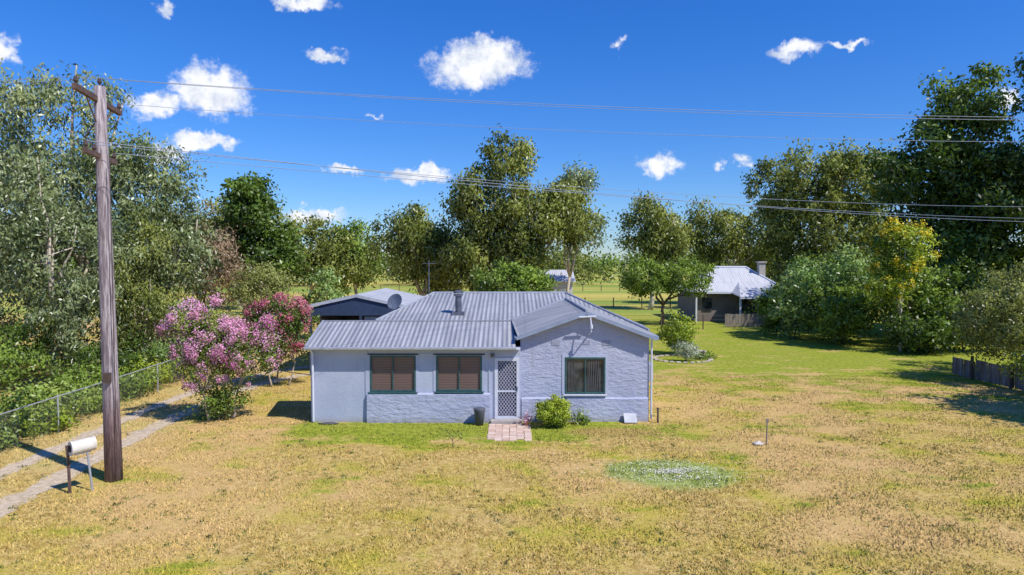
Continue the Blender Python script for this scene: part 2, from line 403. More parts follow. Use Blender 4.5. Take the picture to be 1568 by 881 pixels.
def ledge(x0,x1,y,z,t):
    i=len(b.v); b.v+=[(x0,y-t-.03,0),(x1,y-t-.03,0),(x1,y-t,z-.05),(x0,y-t,z-.05),(x0,y-.002,z),(x1,y-.002,z),(x0,y-.002,0),(x1,y-.002,0)]
    for f in ((0,1,2,3),(3,2,5,4),(0,3,4,6),(1,7,5,2)): b.f.append(tuple(i+k for k in f))
ledge(-5.12,-.78,YF,1.05,.10); ledge(.34,4.84,YG,.86,.05)
b.obj('rough_plinth',m_rough,H)
b=MB()
for x in (-7.08,-5.15,-.80,-.62):
    b.box(x-.03,x+.03,YF-.022,YF-.002,(1.1 if x==-.8 else 0),2.64)
b.box(-5.1,-.62,YF-.018,YF-.001,2.40,2.45)
b.obj('cover_strips',m_wall,H)
def window(name,w,y,pane,mul=(.5,)):
    x0,x1,z0,z1=w; f=.045; b=MB()
    b.box(x0-.02,x0+f,y-.03,y+.05,z0-.02,z1+.02); b.box(x1-f,x1+.02,y-.03,y+.05,z0-.02,z1+.02)
    b.box(x0+f,x1-f,y-.03,y+.05,z1-f,z1+.02); b.box(x0+f,x1-f,y-.03,y+.05,z0-.02,z0+f)
    for u in mul:
        c=x0+(x1-x0)*u; b.box(c-.02,c+.02,y-.02,y+.04,z0+f,z1-f)
    b.obj(name+'_frame',m_green,H,bevel=.006)
    box(name+'_sill',(x0-.08,x1+.08,y-.10,y-.031,z0-.075,z0-.025),m_green if w is not W3 else m_white,H,.01)
    s=MB(); s.box(x0-.12,x0-.022,y-.018,y-.002,z0-.02,z1+.12); s.box(x1+.022,x1+.12,y-.018,y-.002,z0-.02,z1+.12); s.box(x0-.022,x1+.022,y-.018,y-.002,z1+.022,z1+.12); s.obj(name+'_surround',m_wall,H)
    p=MB(); p.poly([(x0+f,y+.035,z0+f),(x1-f,y+.035,z0+f),(x1-f,y+.035,z1-f),(x0+f,y+.035,z1-f)]); p.obj(name+'_pane',pane,H)
window('window_a',W1,YF,m_blind,(.5,)); window('window_b',W2,YF,m_blind,(.5,)); window('window_c',W3,YG,m_glass,(.5,))
b=MB(); 
for k in range(7): b.tube([(2.70+k*.07,YG+.028,1.08),(2.70+k*.06,YG+.028,2.2)],.016,6)
for k in range(5): b.tube([(2.0+k*.05,YG+.028,1.08),(2.0+k*.05,YG+.028,2.2)],.012,6)
b.obj('curtain_folds',mat('curtain',(.16,.15,.15),(.08,.08,.09),.8),H)
# screen door
x0,x1,z0,z1=DR; b=MB()
b.box(x0-.05,x0+.06,YF-.04,YF+.03,z0,z1+.05); b.box(x1-.06,x1+.03,YF-.04,YF+.03,z0,z1+.05)
b.box(x0+.06,x1-.06,YF-.04,YF+.03,z1-.06,z1+.05); b.box(x0+.06,x1-.06,YF-.04,YF+.03,z0,z0+.09)
b.box(x0+.06,x1-.06,YF-.035,YF+.025,1.08,1.13)
xa,xb,za,zb=x0+.06,x1-.06,z0+.09,z1-.06
def clipline(px,pz,dx,dz):
    ts=[]
    for (v,d,lo,hi) in ((px,dx,xa,xb),(pz,dz,za,zb)):
        t0,t1=(lo-v)/d,(hi-v)/d; ts.append((min(t0,t1),max(t0,t1)))
    lo=max(t[0] for t in ts);hi=min(t[1] for t in ts)
    return (lo,hi) if hi-lo>.02 else None
for k in range(-26,30):
    for sg in (1,-1):
        px=xa; pz=za+k*.15; r=clipline(px,pz,1,sg*1.35)
        if r: b.beam((px+r[0],YF-.02-.006*(sg>0),pz+sg*1.35*r[0]),(px+r[1],YF-.02-.006*(sg>0),pz+sg*1.35*r[1]),.004,.011)
b.obj('screen_door_grille',m_white,H)
box('door_leaf',(x0,x1,YF+.05,YF+.09,z0,z1),mat('door_paint',(.07,.07,.13),(.05,.05,.10),.6),H)
box('door_handle',(x1-.055,x1-.02,YF-.075,YF-.041,1.12,1.28),m_steel,H,.008)
box('door_step',(-.75,.35,YF-.35,YF-.04,0,.13),mat('concrete_step',(.42,.39,.36),(.3,.27,.25),.9,5,.01),H,.02)
# roofs
b=MB()
b.slab([(-7.2,23.72,2.72),(.12,23.72,2.72),(.12,26.02,3.415),(-7.2,26.02,3.415)],.03)
b.slab([(-5.2,26.0,3.43),(0,26.0,3.43),(2.3,29.3,4.06),(2.4,30.5,4.28),(-3.5,30.5,4.28)],.03)
b.slab([(5.12,25.4,3.11),(5.12,26.2,3.22),(2.4,30.5,4.28),(2.3,29.3,4.03)],.03)
b.slab([(-3.5,30.5,4.28),(2.4,30.5,4.28),(5.12,34.3,3.1),(-5.2,34.3,3.2)],.03)
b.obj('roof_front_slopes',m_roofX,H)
b=MB()
b.slab([(.2,23.88,3.07),(2.62,23.88,3.95),(2.3,29.3,4.09),(-.02,26.0,3.46)],.03)
b.slab([(2.62,23.88,3.95),(5.06,23.88,3.05),(5.1,26,3.12),(2.3,29.3,4.09)],.03)
b.slab([(-3.5,30.5,4.28),(-5.2,34.3,3.2),(-5.2,26.0,3.42)],.03)
b.slab([(2.4,30.5,4.28),(5.12,26.2,3.2),(5.12,34.3,3.1)],.03)
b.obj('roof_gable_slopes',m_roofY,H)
b=MB()
for p,q in (((-3.5,30.5,4.30),(2.4,30.5,4.30)),((-5.2,26,3.45),(-3.5,30.5,4.30)),((2.62,23.87,3.97),(2.3,29.3,4.11)),((5.12,25.4,3.14),(2.4,30.5,4.30))):
    b.tube([p,q],.045,8)
b.beam((-7.2,26.03,3.43),(0,26.03,3.44),.10,.02); b.beam((-7.21,23.75,2.735),(-7.21,26.02,3.43),.07,.05)
b.beam((-.02,26.0,3.47),(2.3,29.3,4.10),.16,.012)
b.obj('ridge_capping',m_gutter,H)
b=MB(); b.box(-7.25,.16,23.60,23.71,2.62,2.72); b.obj('gutter',m_gutter,H,bevel=.02)
b=MB(); b.beam((.16,23.86,2.99),(2.62,23.86,3.88),.03,.12); b.beam((2.62,23.86,3.88),(5.08,23.86,2.97),.03,.12)
b.beam((5.12,23.9,3.0),(5.12,34.2,3.02),.10,.12); b.beam((.16,23.9,2.98),(.05,25.6,2.99),.10,.10)
b.obj('barge_boards',m_fascia,H)
b=MB(); b.box(-7.15,.28,23.72,23.985,2.61,2.64); b.obj('eave_soffit',m_white,H)
b=MB(); b.tube([(-7.02,23.69,2.62),(-7.02,23.9,2.45),(-7.02,23.93,0.05)],.04,8); b.tube([(4.95,24.05,3.0),(4.95,24.1,2.8),(4.95,24.1,.1)],.035,8); b.obj('downpipes',m_white,H)
b=MB(); b.tube([(-2.12,27.0,3.5),(-2.12,27.0,4.4)],.13,14); b.tube([(-2.12,27,4.34),(-2.12,27,4.40)],.19,14); b.tube([(-2.12,27,4.44),(-2.12,27,4.50),(-2.12,27,4.56)],[.2,.2,.08],14)
b.box(-2.36,-1.88,26.75,27.25,3.5,3.70); b.obj('chimney_flue',m_steel,H)
# satellite dish
b=MB(); c=Vector((-4.72,27.6,4.05)); dn=Vector((-.35,-.8,.4)).normalized(); a1=dn.cross(Vector((0,0,1))).normalized(); a2=dn.cross(a1)
rings=[]; 
for i,(rr,dd) in enumerate(((.02,0),(.18,.02),(.34,.07))):
    base=len(b.v)
    for t in range(20):
        w_=2*math.pi*t/20; b.v.append(tuple(c+dn*dd+rr*(math.cos(w_)*a1+math.sin(w_)*a2)))
    rings.append(base)
for i in range(2):
    for t in range(20): u=(t+1)%20; b.f.append((rings[i]+t,rings[i]+u,rings[i+1]+u,rings[i+1]+t))
b.tube([c,c+Vector((0,.1,-.6))],.025,8); b.tube([c-a2*.3*(-1),c+dn*.4],.012,6); b.box(*(lambda q:(q.x-.03,q.x+.03,q.y-.03,q.y+.03,q.z-.03,q.z+.03))(c+dn*.41))
b.obj('satellite_dish',mat('dish_grey',(.15,.18,.24),(.10,.12,.17),.5),H)
b=MB(); b.tube([(-3.65,30,3.9),(-3.65,30,5.75)],.022,6); b.tube([(-3.95,30,5.6),(-3.35,30.2,5.6)],.012,5)
for k in range(5): b.tube([(-3.9+k*.12,29.8,5.6),(-3.9+k*.12,30.3,5.6)],.008,4)
b.obj('tv_aerial',m_steel,H)
b=MB(); b.tube([(2.72,24.1,3.7),(2.74,23.75,3.72),(2.76,23.7,3.5),(2.76,23.7,3.25),(2.72,24.1,3.1)],.022,6); b.tube([(2.35,23.78,3.75),(2.95,23.78,3.78)],.03,6)
b.tube([(2.76,23.66,3.5),(2.76,23.66,3.36)],.05,8); b.obj('service_bracket',m_white,H)
b=MB()
for cx in (1.55,3.35): b.box(cx-.14,cx+.14,YG-.012,YG-.001,2.72,2.9)
for cx in (2.65,): b.box(cx-.12,cx+.12,YG-.012,YG-.001,2.76,2.9)
b.obj('wall_vents',mat('vent_grey',(.34,.36,.46),(.27,.29,.38),.9,9),H)
b=MB(); b.tube([(-.68,23.98,2.42),(-.68,23.86,2.42)],.04,8); b.tube([(-.68,23.84,2.47),(-.68,23.84,2.42),(-.68,23.84,2.33)],[.03,.08,.06],10); b.obj('porch_light',m_steel,H)
box('meter_box',(4.88,5.12,24.6,25.2,1.35,2.0),m_gutter,H,.02)

# brick path
m_brick,n,bb=newmat('brick_paving'); p=n.pos()
cell=n.new('ShaderNodeTexWhiteNoise',noise_dimensions='2D'); n.put(cell.inputs['Vector'],n.V('FLOOR',n.V('MULTIPLY',n.V('ADD',p,(.80,-21.45,0)),(1/.24,1/.2,0))))
n.put(bb.inputs['Base Color'],n.mix(n.M('MULTIPLY',n.ss(n.noise(p,3,5),.35,.7),.4),n.mix(cell.outputs[0],(.50,.32,.25),(.70,.54,.45)),(.62,.50,.40))); bb.inputs['Roughness'].default_value=.9
b=MB(); 
for j in range(11):
    for i in range(6):
        x=-.80+i*.24+R.normal()*.006; y=21.45+j*.2+R.normal()*.006
        if j==0 and i in (0,4): continue
        b.box(x,x+.23,y,y+.19,0,.022+R.uniform(0,.012))
b.obj('brick_path',m_brick,None,bevel=.004)

b=MB(); b.tube([(-1.13,23.55,0),(-1.13,23.55,.5),(-1.13,23.55,.58),(-1.13,23.55,.6)],[.13,.19,.21,.19],16); P=b.obj('plant_pot',mat('pot_grey',(.10,.11,.13),(.07,.07,.09),.5),None,True)
P2=empty('flower_pot',(.5,23.45,0)); b=MB(); b.tube([(.5,23.45,0),(.5,23.45,.16)],[.08,.11],12); b.obj('pot',mat('terracotta',(.4,.18,.1),None,.8),P2)
V,t=clumps_to_leaves(np.array([[.5,23.45,.28]]),np.array([.2]),90,.08,.025,-.3); link(fast_mesh('pink_flowers',V,4,t),'pink_flowers',LM['pink'],P2)
b=MB(); b.slab([(3.95,23.75,.06),(4.4,23.75,.06),(4.4,24.02,.3),(3.95,24.02,.33)],.03); b.obj('leaning_board',mat('old_board',(.55,.56,.6),(.42,.43,.46)))
b=MB(); b.tube([(5.15,23.9,0),(5.15,23.9,.5)],.035,8); b.tube([(5.15,23.9,.5),(5.15,23.9,.54)],.045,8); b.obj('garden_tap_post',bark_dark)
b=MB(); b.tube([(7.9,21,0),(7.92,21,.78)],[.025,.02],8); b.box(7.88,7.96,20.98,21.02,.7,.82); b.obj('marker_post',mat('weathered_post',(.3,.26,.22),(.2,.17,.14),.9))
def rock(name,x,y,s,m):
    import bmesh
    bm=bmesh.new(); bmesh.ops.create_icosphere(bm,subdivisions=3,radius=1)
    for v in bm.verts:
        k=1+.22*math.sin(v.co.x*4+x)*math.cos(v.co.y*5)+.1*math.sin(v.co.z*7); v.co=Vector((v.co.x*s[0]*k+x,v.co.y*s[1]*k+y,v.co.z*s[2]*k+s[2]*.4))
    me=bpy.data.meshes.new(name); bm.to_mesh(me); bm.free(); link(me,name,m,None,True)
m_rock=mat('pale_stone',(.62,.58,.52),(.45,.4,.35),.9,6,.02)
rock('stone',7.65,21.0,(.16,.12,.08),m_rock); rock('stone',-6.4,23.7,(.34,.1,.05),mat('dark_stone',(.1,.1,.11)))

# ---------------------------------------------------------------- POLE
def polemat():
    m,n,b=newmat('weathered_timber'); p=n.V('MULTIPLY',n.pos(),(1,1,.06))
    f=n.noise(p,22,5,.7); z=n.sep(n.pos())[2]
    c=n.mix(n.ss(f,.35,.62),(.50,.44,.45),(.17,.13,.14)); c=n.mix(n.ss(n.M('ADD',z,n.noise(n.pos(),1,2)),3.2,1.6),c,n.mix(1.,c,(.66,.52,.50),'MULTIPLY'))
    n.put(b.inputs['Base Color'],c); b.inputs['Roughness'].default_value=.9; n.put(b.inputs['Normal'],n.bump(f,.03)); return m
m_pole=polemat(); U=empty('utility_pole',(-10.4,17.6,0))
b=MB(); b.tube([(-10.38+(-.14)*t,17.6,10.15*t-.1*(t==0)) for t in (0,.2,.4,.6,.8,1)],[.215,.195,.18,.165,.15,.135],20); b.obj('pole_shaft',m_pole,U,True)
m_arm=mat('crossarm_timber',(.17,.11,.09),(.09,.06,.05),.9,6,.01)
A0,A1=Vector((-10.28,16.2,9.82)),Vector((-10.92,19.2,9.82)); B0,B1=Vector((-10.3,16.55,8.38)),Vector((-10.78,18.7,8.38))
b=MB(); b.beam(A0,A1,.11,.13); b.beam(B0,B1,.1,.12); b.beam((-10.45,17.3,9.2),A0.lerp(A1,.2),.03,.03); b.beam((-10.6,17.9,9.2),A0.lerp(A1,.8),.03,.03); b.obj('crossarms',m_arm,U)
m_ins=mat('insulator',(.10,.07,.06),None,.3)
b=MB(); tops=[]
for q in [A0.lerp(A1,t) for t in (.03,.97)]+[Vector((-10.52,17.6,10.12))]+[B0.lerp(B1,t) for t in (.05,.3,.7,.95)]:
    b.tube([q,q+Vector((0,0,.1)),q+Vector((0,0,.14)),q+Vector((0,0,.18)),q+Vector((0,0,.25))],[.02,.03,.06,.05,.03],8); tops.append(q+Vector((0,0,.24)))
b.obj('insulators',m_ins,U)
b=MB(); b.tube([(-10.2,17.42,8.3),(-10.2,17.42,5),(-10.18,17.4,.1)],.012,5); b.tube([(-10.62,17.6,9.3),(-10.9,17.6,8.9),(-10.62,17.6,8.5)],.02,6)
b.beam((-10.36,17.37,2.6),(-10.36,17.37,2.85),.16,.12); b.obj('pole_fittings',m_ins,U)
m_wire=mat('power_wire',(.32,.38,.50),(.24,.29,.40),.5)
def wire(b,p,q,sag,r=.006,n_=28):
    p=Vector(p);q=Vector(q); b.tube([p.lerp(q,i/n_)-Vector((0,0,4*sag*(i/n_)*(1-i/n_))) for i in range(n_+1)],r,4,False)
b=MB()
wire(b,tops[0],(42,16.3,10.0),.95);wire(b,tops[2],(42,17.6,10.1),.95);wire(b,tops[1],(42,19.4,9.9),.95)
for t in tops[:3]: wire(b,t,(t.x-45,t.y-2,t.z-.1),.8)
wire(b,tops[3],(30.5,40,8.0),.35,.009); wire(b,tops[4],(30.5,36,8.6),.5,.007); wire(b,tops[6],(46,52,8.9),.5,.009)
b.obj('wires',m_wire,U)

# mailbox
Mb=empty('letterbox',(-10.9,16.7,0)); m_cream=mat('letterbox_cream',(.74,.71,.64),(.6,.56,.48),.5,6)
b=MB(); b.tube([(-10.74,16.45,1.14),(-10.44,16.87,1.17)],.165,24); b.tube([(-10.75,16.44,1.14),(-10.725,16.47,1.14)],.178,24); b.tube([(-10.455,16.85,1.17),(-10.43,16.88,1.17)],.178,24); b.obj('drum',m_cream,Mb)
b=MB(); b.tube([(-10.755,16.43,1.14),(-10.75,16.437,1.14)],.09,20); b.obj('drum_opening',m_dark,Mb)
b=MB(); b.tube([(-10.42,16.75,0),(-10.5,16.7,1.05)],.026,8); b.beam((-10.68,16.5,.985),(-10.48,16.8,.995),.12,.03); b.obj('support_post',m_gutter,Mb)
b=MB(); b.beam((-10.85,16.55,0),(-10.88,16.55,1.15),.05,.05); b.beam((-10.85,16.52,.95),(-10.87,16.52,1.2),.09,.03); b.obj('number_post',m_arm,Mb)

# ---------------------------------------------------------------- chain link fence
F=empty('chain_link_fence',(-15.2,22,0)); FP=[(-14.9,12),(-14.95,19),(-15.2,26),(-15.6,33),(-15.8,36)]
m_galv=mat('galvanised',(.55,.57,.60),(.42,.44,.47),.4,5,metal=.4)
m_mesh=mat('rusty_wire',(.22,.24,.22),(.14,.15,.12),.7,5)
b=MB(); mesh=MB()
for (a0,a1) in zip(FP[:-1],FP[1:]):
    p=Vector((*a0,0));q=Vector((*a1,0)); L_=(q-p).length; d=(q-p)/L_
    b.tube([p+Vector((0,0,1.22)),q+Vector((0,0,1.22))],.02,8)
    np_=max(1,round(L_/3))
    for i in range(np_): c=p+d*(L_*i/np_); b.tube([c,c+Vector((0,0,1.27))],.024,8)
    s=0
    while s<L_:
        for sg in (1,-1):
            e=s+sg*1.15; pa=p+d*s; pb=p+d*e; mesh.beam(pa+Vector((0,0,.05)),pb+Vector((0,0,1.2)),.003,.003)
        s+=.14
b.obj('posts_and_rail',m_galv,F); mesh.obj('wire_mesh',m_mesh,F)

# tin fence right
TF=empty('corrugated_tin_fence',(22,31,0)); m_tin=roofmat('tin_sheet',1,(.26,.25,.25),(.15,.12,.11))
b=MB(); yy=23.
while yy<33.5:
    x=22.6-(yy-25)*.05; hh=.95+R.uniform(-.08,.08); b.box(x-.02,x+.02,yy,yy+.78,.05,hh); yy+=.8
b.obj('sheets',m_tin,TF); b=MB()
for k in range(5): yy=23+k*2.4; b.box(22.45-(yy-25)*.05,22.55-(yy-25)*.05,yy,yy+.1,0,1.15)
b.obj('posts',bark_dark,TF)

# ---------------------------------------------------------------- carport
K=empty('carport',(-7.8,35,0)); m_kroof=roofmat('carport_iron',1,(.52,.54,.58),(.42,.44,.48)); m_navy=mat('navy_trim',(.045,.07,.13),None,.5)
b=MB(); b.slab([(-10.5,33.9,3.46),(-7.75,33.9,4.06),(-7.75,42,4.06),(-10.5,42,3.46)],.04); b.slab([(-7.75,33.9,4.06),(-5.0,33.9,3.46),(-5.0,42,3.46),(-7.75,42,4.06)],.04); b.obj('roof',m_kroof,K)
b=MB(); b.beam((-10.5,33.87,3.38),(-7.75,33.87,3.98),.04,.14); b.beam((-7.75,33.87,3.98),(-5.0,33.87,3.38),.04,.14); b.obj('barge',m_kroof,K)
b=MB(); b.box(-10.1,-5.4,33.92,33.98,3.0,3.36); b.poly([(-10.1,33.93,3.36),(-5.4,33.93,3.36),(-7.75,33.93,3.95)])
for x in (-10.1,-7.6,-5.5): b.box(x,x+.12,33.9,34.02,0,3.0)
b.obj('front_frame',m_navy,K)
b=MB(); b.box(-10.1,-5.4,41.5,41.6,0,3.4); b.box(-10.15,-10.05,36,41.5,0,3.4); b.box(-5.45,-5.35,36,41.5,0,3.4); b.obj('rear_walls',mat('shed_grey',(.16,.17,.19),None,.7),K)
b=MB()
for i in range(15): b.box(-7.4,-5.6,34.1,34.13,.1+i*.19,.27+i*.19)
b.obj('roller_door',mat('roller_door',(.45,.47,.5),None,.5),K,bevel=.01)

# back shed
S=empty('farm_shed',(4,60,0)); m_shed=mat('shed_wall',(.62,.62,.64),(.52,.52,.55),.6,.5)
b=MB(); b.box(2.1,5.15,58,63.6,0,4.0); b.poly([(5.151,58,4.0),(5.151,63.6,4.0),(5.151,60.8,4.85)]); b.poly([(2.099,58,4.0),(2.099,60.8,4.85),(2.099,63.6,4.0)]); b.obj('walls',m_shed,S)
b=MB(); b.slab([(1.9,57.7,4.0),(5.4,57.7,4.0),(5.4,60.8,4.95),(1.9,60.8,4.95)],.06); b.slab([(1.9,60.8,4.95),(5.4,60.8,4.95),(5.4,63.9,4.0),(1.9,63.9,4.0)],.06); b.obj('roof',roofmat('shed_iron',0,(.58,.58,.60),(.48,.48,.51),.006),S)
box('door_opening',(2.6,4.4,57.93,57.97,0,2.8),mat('shed_door',(.4,.41,.44)),S)

# neighbour house
Hn=empty('neighbouring_house',(22,66,0)); m_nroof=roofmat('neighbour_iron',0,(.58,.59,.62),(.48,.49,.52),.006); m_nw=mat('neighbour_wall',(.22,.19,.18),(.16,.13,.12),.8,1)
box('walls',(17.5,25.6,64.5,72,0,2.9),m_nw,Hn)
b=MB(); A=(17,63.8,2.85);B=(26,63.8,2.85);Cc=(26,72.5,2.85);D=(17,72.5,2.85);E=(20,67.2,5.1);Fv=(23,67.2,5.1)
b.slab([A,B,Fv,E],.05);b.slab([Cc,D,E,Fv],.05); b.slab([B,Cc,Fv],.05);b.slab([D,A,E],.05)
b.slab([(20.5,61.2,2.5),(25.6,61.2,2.5),(24.3,65,3.7),(21.6,65,3.7)],.05); b.slab([(20.5,61.2,2.5),(21.6,65,3.7),(20.5,66,3.0)],.05); b.obj('roof',m_nroof,Hn)
b=MB(); b.beam((18.2,63.76,2.75),(26,63.76,2.75),.05,.16)
for p,q in ((A,E),(B,Fv),(E,Fv)): b.tube([Vector(p)+Vector((0,0,.04)),Vector(q)+Vector((0,0,.04))],.09,6)
for x in (17.3,20.6,22.2,23.9,25.5): b.box(x-.07,x+.07,61.4 if x>20 else 63.9,61.54 if x>20 else 64.04,0,2.5)
b.box(20.5,25.6,61.2,61.25,2.32,2.48)
b.obj('verandah_posts',m_white,Hn)
b=MB(); b.box(18,18.9,64.42,64.47,1,2.2); b.box(21.6,23,64.42,64.47,.9,2.2); b.obj('windows',m_glass,Hn)
b=MB(); b.box(23.9,24.5,66,66.6,4.0,5.6); b.box(23.8,24.6,65.9,66.7,5.55,5.7); b.obj('chimney',mat('pale_brick',(.5,.45,.4)),Hn)
PF=MB(); 
for k in range(60): PF.box(18.4+k*.13,18.5+k*.13,58.8,58.83,.05,1.15+R.uniform(-.03,.03))
PF.box(18.4,26.2,58.84,58.9,.3,.4); PF.box(18.4,26.2,58.84,58.9,.85,.95); PF.obj('paling_fence',mat('paling',(.36,.31,.27),(.22,.18,.15),.9,2))
# paddock fences
for yb_,x0_,x1_ in ((57,5.5,18),(84,-40,60),(130,-60,90)):
    b=MB(); x=x0_
    while x<x1_: b.tube([(x,yb_,0),(x,yb_,1.25)],.07 if yb_>60 else .05,6); x+=3.5
    for z in (.4,.8,1.15): b.tube([(x0_,yb_,z),(x1_,yb_,z)],.012,4)
    b.obj('paddock_fence',bark_dark)
b=MB(); b.tube([(11.3,41.5,0),(11.3,41.5,.25)],.55,24); b.obj('well_cover',m_rock)
b=MB()
for k in range(26):
    a=2*math.pi*k/26; x=9.9+1.6*math.cos(a); y=39.5+1.5*math.sin(a); b.box(x-.13,x+.13,y-.09,y+.09,0,.08)
b.obj('garden_bed_edging',bark_pale,None,bevel=.02)

# ---------------------------------------------------------------- TREES
EU=dict(droop=1.0,flat=.8,hang=.5)
tree('gum_tree',-24,37,[(0,0,12.6,4.0,3.6,3.4),(-2.5,-1,9,3.6,3.2,3),(2.6,0,9.6,2.8,3,3.2),(0,-1,6,4.4,3.4,3)],260,110,.30,.05,'gum',tr=.3,cr=.8,**EU)
tree('gum_tree',-29.5,38,[(0,0,13.4,3.8,4,3.4),(0,0,8,5,4,4)],170,105,.30,.05,'gum',tr=.3,cr=.85,**EU)
tree('gum_tree',-20.2,39,[(0,0,10,2.4,2.6,2.7),(1,0,6.8,2.6,2.6,2.8),(-1,0,6.5,2.6,2.6,2.6)],160,110,.28,.046,'gum',tr=.22,cr=.7,**EU)
tree('gum_tree',-20.5,31,[(0,0,6.0,3.2,2.6,3),(-1.6,0,8.6,2.2,2.2,2.6),(1,0,3.6,2.2,2.2,2)],180,110,.22,.038,'gum',tr=.18,cr=.6,**EU)
tree('gum_tree',-18.2,34,[(0,0,5,1.9,2.2,3),(-1,0,3,2,2,2)],100,110,.2,.034,'gum2',tr=.14,cr=.55,**EU)
for i,(x,y,r,h,lm) in enumerate([(-17.8,20,1.6,1.5,'mid'),(-16.6,23.5,1.5,1.3,'grass'),(-17.0,27,1.6,1.5,'mid'),(-18.2,31,1.9,2.2,'dark'),(-16.7,33.5,1.3,2.1,'light'),(-20,25,2.4,2.8,'mid'),(-22,30,3,3.4,'dark'),(-19.6,37,2.6,3.2,'brown'),(-16.2,38.5,2.2,3.0,'olive'),(-24.5,31,3,4,'dark'),(-16.4,16.5,1.7,1.1,'grass'),(-21.5,21,2,2.6,'lime'),(-16.6,30,1.0,1.1,'lime'),(-15.9,25.5,.6,.8,'grass'),(-16,28.5,.7,.9,'mid'),(-15.9,20.5,.7,.7,'grass'),(-16.1,32,.6,1,'lime'),(-15.6,22.5,.7,.7,'lime'),(-15.8,18,.7,.7,'mid')]):
    shrub('shrub',x,y,r,r,h,lm,int(26*r),100,.16,.035,.5)
tree('wattle_tree',-21.5,46,[(0,0,6.8,2.2,2.2,3.0),(1.8,0,4.6,2,2,2.5)],100,90,.28,.04,'brown',tr=.15,cr=.8,bark=bark_dark)
tree('crape_myrtle_tree',-10.6,24.6,[(-.7,0,3.1,1.2,1.1,.95),(.85,0,2.5,1.35,1.1,.85),(-.2,-.2,1.9,1.1,.9,1.0)],140,85,.10,.03,'mid',tr=.05,cr=.4,droop=.1,bark=bark_pale,blossom=('pink',310,58,.06),multi=3)
tree('crape_myrtle_tree',-10.7,31.2,[(0,0,3.05,1.35,1.2,.95),(.3,0,1.9,1.3,1.1,1.1)],115,95,.12,.035,'dark',tr=.05,cr=.42,droop=.1,blossom=('red',200,42,.07),multi=3)
shrub('myrtle_undergrowth_shrub',-10.5,24.3,1.0,.8,1.2,'mid',30,80,.1,.03,.3)
tree('kurrajong_tree',-19.3,50,[(0,0,9.6,2.2,2.2,2.6),(-1.2,0,7,2.6,2.4,2.2),(1.4,0,6,2.8,2.4,2.6)],190,100,.32,.09,'dark',tr=.25,cr=.75,droop=.3,bark=bark_dark,inner=.2)
tree('olive_tree',-15.8,43,[(0,0,4.0,1.9,1.9,1.5)],60,90,.16,.04,'olive',tr=.1,cr=.6,droop=.2)
shrub('bright_shrub',-13.8,50,1.7,1.4,5.0,'light',40,90,.25,.06,.6)
tree('paddock_tree',-22,72,[(0,0,7.2,4,3,3.2),(4,0,5.5,3.4,3,3)],130,80,.42,.09,'gum2',tr=.3,cr=1.1)
tree('paddock_tree',-17,74,[(0,0,6.4,3.2,3,3.4)],80,80,.42,.09,'mid',tr=.3,cr=1.0)
tree('paddock_tree',-32,80,[(0,0,8,7,4,5)],150,80,.5,.1,'gum2',tr=.3,cr=1.4)
# central gums
tree('river_gum_tree',-.2,52,[(-2.2,0,10.2,2.7,2.8,3.0),(1.6,0,9.6,2.8,3,3.0),(-.2,0,13.8,2.0,2,1.5),(4.6,0,9.6,1.4,2,2.2),(-2.8,0,6.4,2.6,2.4,2.4),(.6,0,6.4,2.0,2.4,2.0)],310,125,.34,.068,'gum2',tr=.35,cr=.8,**EU)
tree('river_gum_tree',4.4,56,[(0,0,10.2,1.8,2,2.2),(1.8,0,8.8,1.4,2,1.4),(.8,0,12.6,1.2,1.5,1.0)],80,105,.34,.06,'gum',tr=.2,cr=.75,**EU)
tree('river_gum_tree',-7.4,55,[(-.8,0,7.6,2.8,2.8,2.8),(1.4,0,6.2,2.4,2.4,3)],150,110,.34,.065,'gum2',tr=.3,cr=.8,**EU)
tree('mulberry_tree',.1,41,[(-.7,0,4.5,1.6,1.8,1.2),(1.0,0,4.1,1.4,1.8,1.1)],90,100,.2,.065,'mid',tr=.12,cr=.5,droop=.2,bark=bark_dark)
# right centre
tree('river_gum_tree',16.2,80,[(-.8,0,10.4,3.0,3,3.2),(1.8,0,8.8,2.8,3,2.8)],130,90,.46,.09,'gum2',tr=.3,cr=1.05,**EU)
tree('fruit_tree',13.4,61,[(-1.6,0,4.2,2.2,2.2,1.7),(2.2,0,4.2,2.3,2.2,1.8)],110,80,.26,.07,'mid',tr=.22,cr=.65,droop=.2,bark=bark_dark)
tree('river_gum_tree',28.5,90,[(-2,0,9.8,4.2,3.5,4.2),(4,0,9.6,4.2,3.5,4.4)],160,90,.5,.1,'gum2',tr=.3,cr=1.25,**EU)
tree('gum_tree',35.2,77,[(-2.9,0,14.6,5.0,4.8,4.3),(3.6,0,14.2,5.3,4.8,4.6),(0,0,9.4,7.4,5.4,4.2),(-1,0,5,5,4.2,3)],320,125,.48,.10,'gum2',tr=.5,cr=1.3,droop=.7,flat=.8,hang=.3)
tree('cedar_tree',35.6,54,[(0,0,16.9,2.9,3.2,4.0),(-2.0,0,12.2,4.9,4.6,3.6),(2.4,0,11.2,5,4.6,4),(-1.6,-1,6,6.0,5,4.2),(0,-1,2.8,5.6,4.5,2.4)],450,120,.40,.10,'dark',tr=.45,cr=1.05,droop=.4,bark=bark_dark,inner=.3)
tree('cedar_tree',39.5,48,[(0,0,18.8,3.2,3.4,5.2),(-1,0,9.8,5.6,5,5.6)],230,115,.38,.09,'dark',tr=.45,cr=1.05,droop=.5,bark=bark_dark,inner=.3)
